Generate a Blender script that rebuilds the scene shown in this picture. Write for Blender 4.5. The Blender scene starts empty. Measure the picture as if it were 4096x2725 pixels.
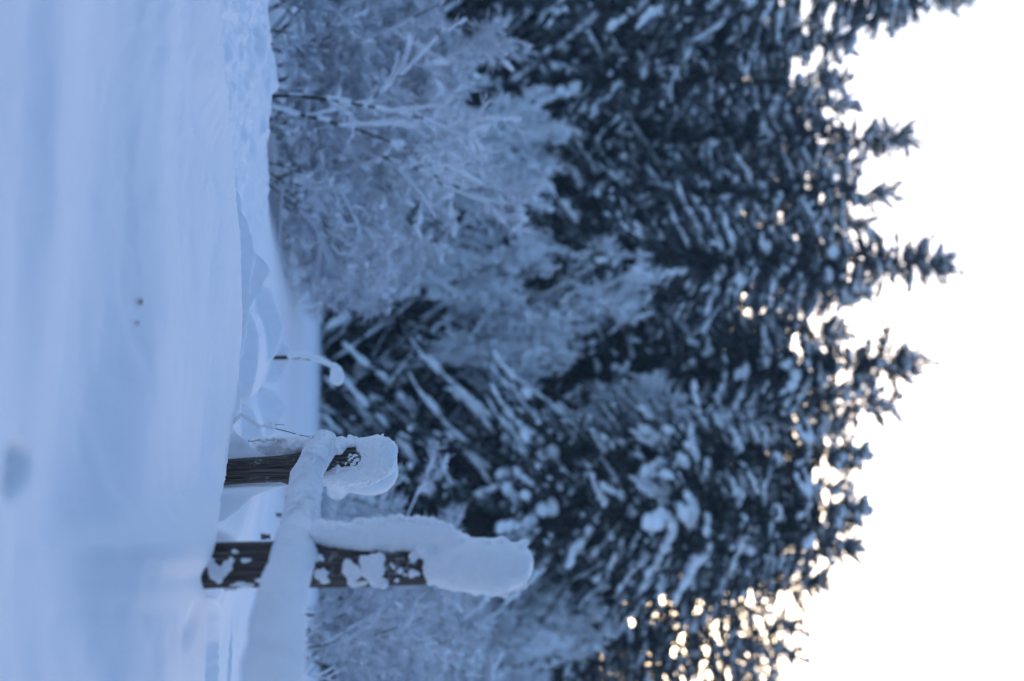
import bpy, math, random
import numpy as np

# ------------------------------------------------------------------ camera, sky, sun, exposure
SC = bpy.context.scene
COL = SC.collection
EYE = 1.0                      # camera height; snow lies about 0.55 m up around it
PITCH = math.radians(7.0)
cam_d = bpy.data.cameras.new('camera'); cam = bpy.data.objects.new('camera', cam_d); COL.objects.link(cam)
cam_d.sensor_fit = 'HORIZONTAL'; cam_d.sensor_width = 36.0; cam_d.lens = 50.0
cam_d.clip_start = 0.05; cam_d.clip_end = 3000
cam_d.dof.use_dof = True; cam_d.dof.focus_distance = 5.9; cam_d.dof.aperture_fstop = 1.6
from mathutils import Matrix, Vector
fw = Vector((0, math.cos(PITCH), math.sin(PITCH)))
upv = Vector((0, -math.sin(PITCH), math.cos(PITCH)))
cx_ = upv; cy_ = Vector((-1, 0, 0)); cz_ = -fw        # the camera is held on its side
cam.matrix_world = Matrix(((cx_.x, cy_.x, cz_.x, 0), (cx_.y, cy_.y, cz_.y, 0), (cx_.z, cy_.z, cz_.z, EYE), (0, 0, 0, 1)))
SC.camera = cam

SUN_EL = math.radians(5.0); SUN_AZ = math.radians(11.0)     # azimuth east of +Y
world = bpy.data.worlds.new('World'); SC.world = world; world.use_nodes = True
wn = world.node_tree; bg = wn.nodes['Background']
sky = wn.nodes.new('ShaderNodeTexSky'); sky.sky_type = 'NISHITA'; sky.sun_disc = False
sky.sun_elevation = SUN_EL; sky.sun_rotation = SUN_AZ
sky.air_density = 1.0; sky.dust_density = 4.0; sky.ozone_density = 2.6
wn.links.new(sky.outputs[0], bg.inputs[0]); bg.inputs[1].default_value = 0.15
sun_d = bpy.data.lights.new('sun', 'SUN'); sun_d.energy = 2.0; sun_d.angle = math.radians(0.5); sun_d.color = (1, 0.86, 0.7)
sun = bpy.data.objects.new('sun', sun_d); COL.objects.link(sun); sun.location = (20, 60, 30)
sd = Vector((math.sin(SUN_AZ) * math.cos(SUN_EL), math.cos(SUN_AZ) * math.cos(SUN_EL), math.sin(SUN_EL)))
sun.rotation_euler = sd.to_track_quat('Z', 'Y').to_euler()
SC.view_settings.view_transform = 'Standard'; SC.view_settings.look = 'None'
SC.view_settings.gamma = 1.0; SC.view_settings.use_curve_mapping = False
SC.view_settings.exposure = 2.38
SC.view_settings.use_white_balance = True; SC.view_settings.white_balance_temperature = 6120; SC.view_settings.white_balance_tint = 16

# ------------------------------------------------------------------ helpers
F = 50.0 / 36.0 * 4096
HAZE = .0015
def P(X, Y, d):
    """point at ground distance d seen at photo position X (upwards), Y (to the right)"""
    u = (X - 2048) / F; r = (Y - 1362.5) / F
    y = math.cos(PITCH) - u * math.sin(PITCH); z = math.sin(PITCH) + u * math.cos(PITCH)
    return np.array((r / y * d, d, EYE + z / y * d))

def h3(i, j, k, seed):
    n = (i.astype(np.int64) * 374761393 + j.astype(np.int64) * 668265263 + k.astype(np.int64) * 2147483647 // 7 + seed * 1274126177) & 0xffffffff
    n = ((n ^ (n >> 13)) * 1274126177) & 0xffffffff
    n = ((n ^ (n >> 16)) * 2246822519) & 0xffffffff
    return ((n ^ (n >> 15)) & 0xffffff) / float(0xffffff) * 2 - 1
def noise3(p, seed=0):
    p = np.asarray(p, float); i = np.floor(p); f = p - i; f = f * f * f * (f * (f * 6 - 15) + 10)
    i = i.astype(np.int64); x, y, z = i[..., 0], i[..., 1], i[..., 2]; fx, fy, fz = f[..., 0], f[..., 1], f[..., 2]
    def L(a, b, t): return a + (b - a) * t
    return L(L(L(h3(x, y, z, seed), h3(x + 1, y, z, seed), fx), L(h3(x, y + 1, z, seed), h3(x + 1, y + 1, z, seed), fx), fy),
             L(L(h3(x, y, z + 1, seed), h3(x + 1, y, z + 1, seed), fx), L(h3(x, y + 1, z + 1, seed), h3(x + 1, y + 1, z + 1, seed), fx), fy), fz)
def noise2(x, y, seed=0):
    i = np.floor(x).astype(np.int64); j = np.floor(y).astype(np.int64); fx = x - i; fy = y - j
    fx = fx * fx * fx * (fx * (fx * 6 - 15) + 10); fy = fy * fy * fy * (fy * (fy * 6 - 15) + 10); k = np.zeros_like(i)
    a = h3(i, j, k, seed); b = h3(i + 1, j, k, seed); c = h3(i, j + 1, k, seed); d = h3(i + 1, j + 1, k, seed)
    return (a + (b - a) * fx) * (1 - fy) + (c + (d - c) * fx) * fy
def fbm3(p, o=4, seed=0, g=0.5):
    r = 0; a = 1.0
    for q in range(o): r = r + a * noise3(np.asarray(p) * 2 ** q + 17.3 * q, seed + q); a *= g
    return r

def mesh(name, V, Fc, mat, smooth=True):
    """Fc: (n,3) or (n,4) array or list of such"""
    me = bpy.data.meshes.new(name)
    V = np.asarray(V, np.float32); groups = Fc if isinstance(Fc, list) else [Fc]
    groups = [np.asarray(g, np.int32) for g in groups if len(g)]
    loops = np.concatenate([g.ravel() for g in groups]); tot = np.concatenate([np.full(len(g), g.shape[1], np.int32) for g in groups])
    start = np.concatenate([[0], np.cumsum(tot)[:-1]]).astype(np.int32)
    me.vertices.add(len(V)); me.vertices.foreach_set('co', V.ravel())
    me.loops.add(len(loops)); me.loops.foreach_set('vertex_index', loops)
    me.polygons.add(len(tot)); me.polygons.foreach_set('loop_start', start); me.polygons.foreach_set('loop_total', tot)
    me.polygons.foreach_set('use_smooth', np.full(len(tot), smooth))
    me.update(calc_edges=True); me.validate()
    me.materials.append(mat)
    return me
def link(name, me, parent=None, **props):
    o = bpy.data.objects.new(name, me); COL.objects.link(o)
    if parent is not None: o.parent = parent
    for k, v in props.items(): o[k] = v
    return o
def empty(name, loc, label, cat, group=None):
    o = bpy.data.objects.new(name, None); COL.objects.link(o); o.location = loc; o.empty_display_size = 0.1
    o['label'] = label; o['category'] = cat
    if group: o['group'] = group
    return o
def copy_tree(o, parent=None):
    c = o.copy(); COL.objects.link(c)
    if parent is not None: c.parent = parent
    for ch in KIDS.get(o.name, []): 
        d = ch.copy(); COL.objects.link(d); d.parent = c
    return c
KIDS = {}
def norms(V, Fc):
    n = np.zeros_like(V)
    for g in (Fc if isinstance(Fc, list) else [Fc]):
        g = np.asarray(g); a = V[g[:, 1]] - V[g[:, 0]]; b = V[g[:, -1]] - V[g[:, 0]]; c = np.cross(a, b)
        for q in range(g.shape[1]): np.add.at(n, g[:, q], c)
    return n / np.maximum(np.linalg.norm(n, axis=1, keepdims=True), 1e-12)

# ------------------------------------------------------------------ materials
def mat(name, col, rough=0.8, spec=0.3):
    m = bpy.data.materials.new(name); m.use_nodes = True; nt = m.node_tree; b = nt.nodes['Principled BSDF']
    b.inputs['Base Color'].default_value = (*col, 1); b.inputs['Roughness'].default_value = rough
    b.inputs['Specular IOR Level'].default_value = spec
    return m, nt, b
def N(nt, t, **kw):
    n = nt.nodes.new(t)
    for k, v in kw.items():
        if k in n.inputs.keys(): n.inputs[k].default_value = v
        else: setattr(n, k, v)
    return n
def snow_mat(name, col=(0.91, 0.925, 0.945), bumps=((9, 0.006), (90, 0.0012)), sss=0.0, rough=0.65):
    m, nt, b = mat(name, col, rough, 0.25)
    tc = N(nt, 'ShaderNodeTexCoord'); last = None
    for sc, dist in bumps:
        nz = N(nt, 'ShaderNodeTexNoise'); nz.inputs['Scale'].default_value = sc; nz.inputs['Detail'].default_value = 4
        nt.links.new(tc.outputs['Object'], nz.inputs['Vector'])
        bp = N(nt, 'ShaderNodeBump'); bp.inputs['Distance'].default_value = dist; bp.inputs['Strength'].default_value = 1.0
        nt.links.new(nz.outputs['Fac'], bp.inputs['Height'])
        if last: nt.links.new(last.outputs[0], bp.inputs['Normal'])
        last = bp
    if last: nt.links.new(last.outputs[0], b.inputs['Normal'])
    if sss:
        b.inputs['Subsurface Weight'].default_value = 1.0; b.inputs['Subsurface Scale'].default_value = sss
        b.inputs['Subsurface Radius'].default_value = (0.8, 0.9, 1.0)
    # faint natural variation of the snow's own colour
    nz = N(nt, 'ShaderNodeTexNoise'); nz.inputs['Scale'].default_value = 2.2; nz.inputs['Detail'].default_value = 5
    nt.links.new(tc.outputs['Object'], nz.inputs['Vector'])
    cr = N(nt, 'ShaderNodeMix', data_type='RGBA'); cr.inputs[6].default_value = (col[0] * .94, col[1] * .94, col[2] * .96, 1); cr.inputs[7].default_value = (*col, 1)
    nt.links.new(nz.outputs['Fac'], cr.inputs[0]); nt.links.new(cr.outputs[2], b.inputs['Base Color'])
    return m
M_GROUND = snow_mat('snow_surface', bumps=((7, 0.004), (60, 0.0015), (260, 0.0005)))
M_FSNOW = snow_mat('fence_snow', bumps=((70, 0.002), (260, 0.0012)), sss=0.003)
M_RIME = snow_mat('rime', bumps=((160, 0.003), (420, 0.0015)))
M_TSNOW = snow_mat('branch_snow', col=(0.9, 0.915, 0.935), bumps=((6, 0.03),))
M_FROST = snow_mat('hoar_frost', col=(0.88, 0.9, 0.93), bumps=())
def wood_mat(name, c0, c1, stretch=(60, 60, 3), lichen=False):
    m, nt, b = mat(name, c0, 0.85, 0.2)
    tc = N(nt, 'ShaderNodeTexCoord'); mp = N(nt, 'ShaderNodeMapping'); mp.inputs['Scale'].default_value = stretch
    nt.links.new(tc.outputs['Object'], mp.inputs['Vector'])
    nz = N(nt, 'ShaderNodeTexNoise'); nz.inputs['Scale'].default_value = 1.6; nz.inputs['Detail'].default_value = 6; nz.inputs['Distortion'].default_value = 0.6
    nt.links.new(mp.outputs[0], nz.inputs['Vector'])
    cr = N(nt, 'ShaderNodeValToRGB'); cr.color_ramp.elements[0].position = .35; cr.color_ramp.elements[1].position = .68
    cr.color_ramp.elements[0].color = (*c0, 1); cr.color_ramp.elements[1].color = (*c1, 1)
    nt.links.new(nz.outputs['Fac'], cr.inputs[0])
    out = cr.outputs[0]
    if lichen:
        n2 = N(nt, 'ShaderNodeTexNoise'); n2.inputs['Scale'].default_value = 24; n2.inputs['Detail'].default_value = 5
        nt.links.new(tc.outputs['Object'], n2.inputs['Vector'])
        r2 = N(nt, 'ShaderNodeValToRGB'); r2.color_ramp.elements[0].position = .66; r2.color_ramp.elements[1].position = .74
        nt.links.new(n2.outputs['Fac'], r2.inputs[0])
        mx = N(nt, 'ShaderNodeMix', data_type='RGBA'); mx.inputs[7].default_value = (0.06, 0.055, 0.03, 1)
        nt.links.new(r2.outputs[0], mx.inputs[0]); nt.links.new(out, mx.inputs[6]); out = mx.outputs[2]
    if lichen:      # rime caught in the grain
        n3 = N(nt, 'ShaderNodeTexNoise'); n3.inputs['Scale'].default_value = 55; n3.inputs['Detail'].default_value = 6; n3.inputs['Roughness'].default_value = .7
        n4 = N(nt, 'ShaderNodeTexNoise'); n4.inputs['Scale'].default_value = 9; n4.inputs['Detail'].default_value = 3
        nt.links.new(tc.outputs['Object'], n3.inputs['Vector']); nt.links.new(tc.outputs['Object'], n4.inputs['Vector'])
        ad = N(nt, 'ShaderNodeMath', operation='ADD'); nt.links.new(n3.outputs['Fac'], ad.inputs[0]); nt.links.new(n4.outputs['Fac'], ad.inputs[1])
        r3 = N(nt, 'ShaderNodeValToRGB'); r3.color_ramp.elements[0].position = .56; r3.color_ramp.elements[1].position = .68
        hf = N(nt, 'ShaderNodeMath', operation='MULTIPLY'); hf.inputs[1].default_value = .5; nt.links.new(ad.outputs[0], hf.inputs[0]); nt.links.new(hf.outputs[0], r3.inputs[0])
        m3 = N(nt, 'ShaderNodeMix', data_type='RGBA'); m3.inputs[7].default_value = (.6, .62, .65, 1); nt.links.new(r3.outputs[0], m3.inputs[0]); nt.links.new(out, m3.inputs[6]); out = m3.outputs[2]
    nt.links.new(out, b.inputs['Base Color'])
    bp = N(nt, 'ShaderNodeBump'); bp.inputs['Distance'].default_value = 0.003
    nt.links.new(nz.outputs['Fac'], bp.inputs['Height']); nt.links.new(bp.outputs[0], b.inputs['Normal'])
    return m
M_WOOD = wood_mat('weathered_wood', (0.03, 0.025, 0.022), (0.15, 0.125, 0.11), (90, 90, 3.2), lichen=True)
M_BARK = wood_mat('bark', (0.025, 0.02, 0.018), (0.07, 0.058, 0.05), (14, 14, 3))
M_LBARK = wood_mat('shrub_bark', (0.09, 0.085, 0.08), (0.2, 0.19, 0.18), (14, 14, 3))
def needle_mat(name, p1=.74, p2=.8):
    m, nt, b = mat(name, (0.02, 0.035, 0.022), 0.7, 0.3)
    g = N(nt, 'ShaderNodeNewGeometry'); cr = N(nt, 'ShaderNodeValToRGB')
    cr.color_ramp.elements[0].color = (0.012, 0.024, 0.018, 1); cr.color_ramp.elements[1].color = (0.045, 0.06, 0.035, 1)
    cr.color_ramp.elements[0].color = (0.014, 0.026, 0.022, 1); cr.color_ramp.elements[1].position = p1
    for p_, c_ in ((p2, (0.12, 0.14, 0.15)), (1.0, (0.4, 0.43, 0.46))):     # some sprays are dusted with rime
        e_ = cr.color_ramp.elements.new(p_); e_.color = (*c_, 1)
    nt.links.new(g.outputs['Random Per Island'], cr.inputs[0]); nt.links.new(cr.outputs[0], b.inputs['Base Color'])
    return m
M_NEEDLE = needle_mat('spruce_needles', .8, .86); M_RIME_HAZE = needle_mat('rimed_hazy_needles', .4, .5)  # second set: real rime, made heavier so its paleness also imitates haze
M_GRASS, _, _ = mat('dry_grass', (0.09, 0.06, 0.03))
M_LEAF, _, _ = mat('dead_leaf', (0.4, 0.27, 0.22))
M_WIRE, _, _ = mat('dark_wire', (0.02, 0.02, 0.025), 0.5)

# ------------------------------------------------------------------ snow field (one sheet)
def sstep(a, b, x):
    t = np.clip((x - a) / (b - a), 0, 1); return t * t * (3 - 2 * t)
ys = np.concatenate([-np.geomspace(400, 1.5, 60), np.linspace(-1.4, 1.1, 30), np.arange(1.12, 4, .022), np.arange(4, 5.5, .015), np.arange(5.5, 6.6, .009),
                     np.arange(6.6, 11.5, .02), np.geomspace(11.5, 20, 60), np.geomspace(20.4, 600, 130)])
ts = np.concatenate([-np.geomspace(1.6, .295, 70), np.linspace(-.29, .29, 430), np.geomspace(.295, 1.6, 70)])
YY, TT = np.meshgrid(ys, ts, indexing='ij')
XX = TT * np.sqrt(YY ** 2 + 1.5 ** 2) + np.sign(TT) * np.maximum(0, np.abs(TT) - .3) * 30

near_pts = [P(*a) for a in [(840, -1500, 4.3), (870, -500, 4.5), (888, 0, 4.6), (900, 300, 4.8), (925, 550, 5.2), (942, 800, 5.6), (955, 1000, 5.9), (962, 1300, 6.0),
            (950, 1480, 6.0), (930, 1690, 6.0), (906, 1840, 5.93), (892, 1950, 5.4), (882, 2000, 4.8), (872, 2100, 4.25), (864, 2165, 3.86), (842, 2240, 3.84), (796, 2305, 3.85),
            (812, 2355, 3.9), (828, 2400, 4.0), (834, 2450, 4.1), (818, 2725, 4.05), (800, 3300, 3.9)]]
nx = np.array([p[0] / p[1] for p in near_pts])           # the crest line bends towards the viewer: bearing, distance, height
_t = np.linspace(-.45, .45, 700); _w = np.exp(-((_t[:, None] - _t[None]) / .0042) ** 2); _w /= _w.sum(1, keepdims=True)
ny = np.array([p[1] for p in near_pts]); nz_ = np.array([p[2] for p in near_pts])
ny = _w @ np.interp(_t, nx, ny); nz_ = _w @ np.interp(_t, nx, nz_); nx = _t
def ground_z(x, y):
    x = np.asarray(x, float); y = np.asarray(y, float)
    tt = x / np.maximum(y, .8)
    yc = np.interp(tt, nx, ny) + (.04 * noise2(x * 3, x * 0 + 2.2, 5) + .015 * noise2(x * 14, x * 0 + 2.2, 6)) * sstep(.5, .3, x); zc = np.interp(tt, nx, nz_)
    # the near bank, up to its crest
    lvl = 0.575
    k = sstep(0, 1.5, yc - y)
    near = zc + (lvl - zc) * k
    und = (.068 * noise2(x * .45 + y * .3, y * 1.7 + x * .35, 1) + .024 * noise2(x * .9 - y * .3, y * 4.0 + x * .6, 2) + .0035 * noise2(x * 3, y * 10, 3))
    near = near + und * (0.12 + .88 * sstep(0, 1.0, yc - y))
    tilt = sstep(3.35, 3.95, y + .45 * x) * .03 * sstep(1.2, -.2, x)
    near = near - .03 * sstep(1.2, -.2, x) * k * 0 + (tilt - .03 * sstep(1.2, -.2, x)) * sstep(.3, 1.2, yc - y)
    near = near - .05 * np.exp(-((yc - y - .42) / .24) ** 2) * sstep(-.07, -.14, tt)
    yb = 3.8 - .6 * sstep(-.2, .55, x) + .08 * noise2(x * 1.3, x * 0, 7)
    near = near + .055 * (sstep(yb - .42, yb, y) - sstep(yb - 1.8, yb - .42, y)) * sstep(.75, .35, x) * 1.35 * (.75 + .3 * noise2(x * .8, x * 0 + 4, 8))
    yb2 = 2.55 + .3 * noise2(x * .7, x * 0, 17); near = near + .02 * (sstep(yb2 - .25, yb2, y) - sstep(yb2 - 1.2, yb2 - .25, y))
    near = near + .0022 * noise2(x * 16, y * 22, 8) + .0012 * noise2(x * 45, y * 50, 9) + .022 * np.exp(-((x - .72) / .13) ** 2 - ((y - 3.6) / .22) ** 2) - .03 * np.exp(-((x - .735) / .045) ** 2 - ((y - 3.66) / .12) ** 2)
    near = near - .2 * np.exp(-(((x - .207) / .034) ** 2 + ((y - 2.33) / .1) ** 2) ** 2)        # small melt hole
    # beyond: a wind-scoured trough and the open field
    field = .44 + .05 * sstep(6, 12, y) + .045 * sstep(12, 45, y)
    field = field - (.36) * sstep(-.02, -.16, x / np.maximum(y, 1)) * sstep(10, 15, y)
    rid = 1 - np.abs(noise2(x * .9 + .2 * y, y * .8, 11)); rid2 = 1 - np.abs(noise2(x * 1.9 + y * .5, y * 2.1, 12))
    field = field + ((rid ** 3 - .4) * .05 * sstep(6.3, 8, y) + (rid2 ** 4 - .3) * .022) * sstep(12.5, 8.5, y) + .02 * noise2(x * .3, y * .1, 13) * sstep(10, 20, y)
    drop = sstep(0, .5, y - yc)
    far = zc * (1 - drop) + field * drop
    z = np.where(y < yc, near, far)
    # wind-carved ridges: crest line in world space, steep face towards the camera, long lee slope
    for crest, sf, sb, jag in RIDGES:
        cx = crest[:, 0]; yq = np.interp(x, cx, crest[:, 1]); zq = np.interp(x, cx, crest[:, 2])
        yq = yq + jag * noise2(x * 11, x * 0, 21) + jag * .5 * noise2(x * 37, x * 0, 22); zq = zq + jag * .25 * noise2(x * 33, x * 0, 23)
        dd = yq - y
        r = np.where(dd > 0, zq - 1.5 * sf * dd * (1 - .35 * sstep(0, .25, dd)) + .012 * noise2(x * 5, y * 5, 24) * sstep(0, .1, dd), zq + sb * dd)
        e = np.minimum(x - cx[0], cx[-1] - x) / (.1 * (cx[-1] - cx[0]))
        r = np.where(e > 0, r - .12 * sstep(1, 0, e), -9); dlt = np.clip(z - r, -.05, .05)
        z = np.maximum(z, r) + .002 * np.exp(-np.abs(dlt) / .002)
    # lumpy bank on the left
    w = sstep(.12, -.25, x / np.maximum(y, 1) + .06) * sstep(6.0, 6.9, y) * sstep(13, 10, y)
    lum = np.maximum(0, noise2(x * 2.6, y * 2.2, 31)) * .08 + np.maximum(0, noise2(x * 7, y * 4, 32)) * .07 + .022 * noise2(x * 20, y * 9, 33)
    z = z + w * lum
    z = z + .0012 * noise2(x * 40, y * 40, 41) * sstep(2, 5, y) * (y < 14)
    # wooded slope behind the field
    z = z + np.clip(y - 47, 0, 110) * .20
    return z
def ridge(pts, sf=.8, sb=.16, jag=.012):
    c = np.array([P(*p) for p in pts]); c = c[np.argsort(c[:, 0])]
    xs = np.linspace(c[0, 0], c[-1, 0], 90); w = (c[-1, 0] - c[0, 0]) / 36 if len(pts) < 14 else .004
    xa = np.linspace(c[0, 0] - .5, c[-1, 0] + .5, 800); kern = np.exp(-((xs[:, None] - xa[None]) / w) ** 2); kern /= kern.sum(1, keepdims=True)
    return (np.stack([xs, kern @ np.interp(xa, c[:, 0], c[:, 1]), kern @ np.interp(xa, c[:, 0], c[:, 2])], 1), sf, sb, jag)
RIDGES = [
    ridge([(950, 700, 7.1), (978, 900, 7.2), (1003, 1028, 7.2), (993, 1119, 7.2), (1003, 1226, 7.2), (985, 1330, 7.15), (970, 1420, 7.1), (955, 1500, 7.1)], .9, .1),
    ridge([(960, 900, 8.1), (1008, 985, 8.1), (1056, 1045, 8.1), (1092, 1084, 8.1), (1051, 1140, 8.1), (1008, 1211, 8.1), (960, 1280, 8.1)], 2.2, .3, .006),
    ridge([(975, 1200, 7.7), (1003, 1257, 7.7), (1028, 1334, 7.7), (1036, 1410, 7.7), (1028, 1480, 7.7), (1010, 1560, 7.7), (985, 1640, 7.7)], .9, .02),
    ridge([(1035, 1120, 9.3), (1074, 1150, 9.3), (1105, 1231, 9.3), (1130, 1308, 9.3), (1115, 1400, 9.3), (1060, 1480, 9.3)], .9, .04),
    ridge([(1080, 1320, 10.3), (1136, 1359, 10.3), (1176, 1425, 10.3), (1150, 1470, 10.3), (1125, 1525, 10.3), (1090, 1560, 10.3)], 1.0, .3),
    ridge([(1080, 1540, 9.6), (1120, 1580, 9.6), (1156, 1632, 9.6), (1120, 1700, 9.6), (1090, 1760, 9.6)], .9, .25),
    ridge([(985, 1590, 8.2), (1030, 1680, 8.2), (1060, 1760, 8.2), (1050, 1900, 8.2), (1010, 2020, 8.2)], .7, .05),
    ridge([(940, 1475, 6.35), (962, 1520, 6.35), (972, 1555, 6.35), (970, 1600, 6.35), (962, 1645, 6.35), (940, 1690, 6.35)], 1.4, .8, .004),
    # snow banked against the nearer post
    ridge([(900, 1670, 6.17), (930, 1704, 6.17), (947, 1726, 6.17), (973, 1754, 6.17), (1008, 1790, 6.17), (1059, 1815, 6.17), (1096, 1832, 6.17), (1100, 1890, 6.17),
           (1110, 1926, 6.17), (1150, 1934, 6.17), (1168, 1942, 6.17), (1120, 1951, 6.17), (1094, 1959, 6.17), (1050, 1972, 6.17), (1016, 1990, 6.17), (965, 2034, 6.17), (908, 2080, 6.17), (850, 2125, 6.17)], 2.1, 1.3, .006),
    ridge([(930, 1960, 7.4), (965, 2050, 7.3), (975, 2140, 7.3), (960, 2260, 7.2), (930, 2360, 7.1), (900, 2500, 7.0)], .5, .02),
    ridge([(1060, 1960, 10.8), (1085, 2080, 10.8), (1085, 2200, 10.7), (1060, 2350, 10.5), (1045, 2550, 10.3), (1040, 2900, 10.2)], .6, .02),
    ridge([(800, 2330, 4.6), (850, 2372, 4.7), (862, 2405, 4.8), (885, 2440, 5.2), (880, 2560, 5.6), (872, 2760, 5.8), (860, 3000, 5.8)], .6, .02),
    ridge([(900, 2380, 6.6), (925, 2450, 6.6), (930, 2600, 6.6), (920, 2850, 6.6)], .5, .02),
    ridge([(1020, -600, 9.6), (1035, 0, 9.6), (1046, 300, 9.8), (1050, 700, 10.2), (1040, 900, 10.4), (1025, 1000, 10.4), (1000, 1060, 10.4)], .06, .5, .03),
]
ZZ = ground_z(XX, YY)
ni, nj = XX.shape
idx = np.arange(ni * nj).reshape(ni, nj)
quads = np.stack([idx[:-1, :-1], idx[:-1, 1:], idx[1:, 1:], idx[1:, :-1]], -1).reshape(-1, 4)
link('snow_ground', mesh('snow_ground', np.stack([XX, YY, ZZ], -1).reshape(-1, 3), quads, M_GROUND), kind='structure')
def gz(x, y): return float(ground_z(np.array([x]), np.array([y]))[0])

def hit(X, Y, far=60):
    ds = np.geomspace(1.2, far, 3000); q = np.array([P(X, Y, 1.0)]) - [[0, 0, EYE]]
    x = q[0, 0] * ds; z = EYE + q[0, 2] * ds; g = ground_z(x, ds); k = np.nonzero(z < g)[0]
    k = k[0] if len(k) else len(ds) - 1
    return np.array([x[k], ds[k], g[k]])
# ------------------------------------------------------------------ tree builders
def ico():
    import bmesh
    bm = bmesh.new(); bmesh.ops.create_icosphere(bm, subdivisions=1, radius=1)
    v = np.array([x.co[:] for x in bm.verts]); f = np.array([[y.index for y in x.verts] for x in bm.faces]); bm.free(); return v, f
def ico2(n):
    import bmesh
    bm = bmesh.new(); bmesh.ops.create_icosphere(bm, subdivisions=n, radius=1)
    v = np.array([x.co[:] for x in bm.verts]); f = np.array([[y.index for y in x.verts] for x in bm.faces]); bm.free(); return v, f
ICO_V, ICO_F = ico()
def stamp(tv, tf, pos, ax, ay, az):
    """place template tv at each pos with axis vectors (already scaled)"""
    V = pos[:, None, :] + tv[None, :, 0:1] * ax[:, None, :] + tv[None, :, 1:2] * ay[:, None, :] + tv[None, :, 2:3] * az[:, None, :]
    Fc = tf[None] + (np.arange(len(pos)) * len(tv))[:, None, None]
    return V.reshape(-1, 3), Fc.reshape(-1, tf.shape[1])
def unit(v): return v / np.maximum(np.linalg.norm(v, axis=-1, keepdims=True), 1e-9)
BLADE_V = np.array([[0, 0, 0], [.45, .5, 0], [1, 0, 0], [.45, -.5, 0], [.45, 0, .4], [.45, 0, -.4]], float)
BLADE_F = np.array([[0, 1, 2, 3], [0, 4, 2, 5]])
def tubes(A, B, ra, rb, n=5):
    """tapered tubes between points A and B"""
    d = unit(B - A); s = unit(np.cross(d, np.where(np.abs(d[:, 2:3]) > .9, [[1., 0, 0]], [[0, 0, 1.]]))); t = np.cross(d, s)
    an = np.arange(n) / n * 2 * math.pi
    ring = np.cos(an)[None, :, None] * s[:, None] + np.sin(an)[None, :, None] * t[:, None]
    V = np.concatenate([A[:, None] + ring * ra[:, None, None], B[:, None] + ring * rb[:, None, None]], 1)
    q = np.array([[k, (k + 1) % n, n + (k + 1) % n, n + k] for k in range(n)])
    Fc = q[None] + (np.arange(len(A)) * 2 * n)[:, None, None]
    return V.reshape(-1, 3), Fc.reshape(-1, 4)

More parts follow.
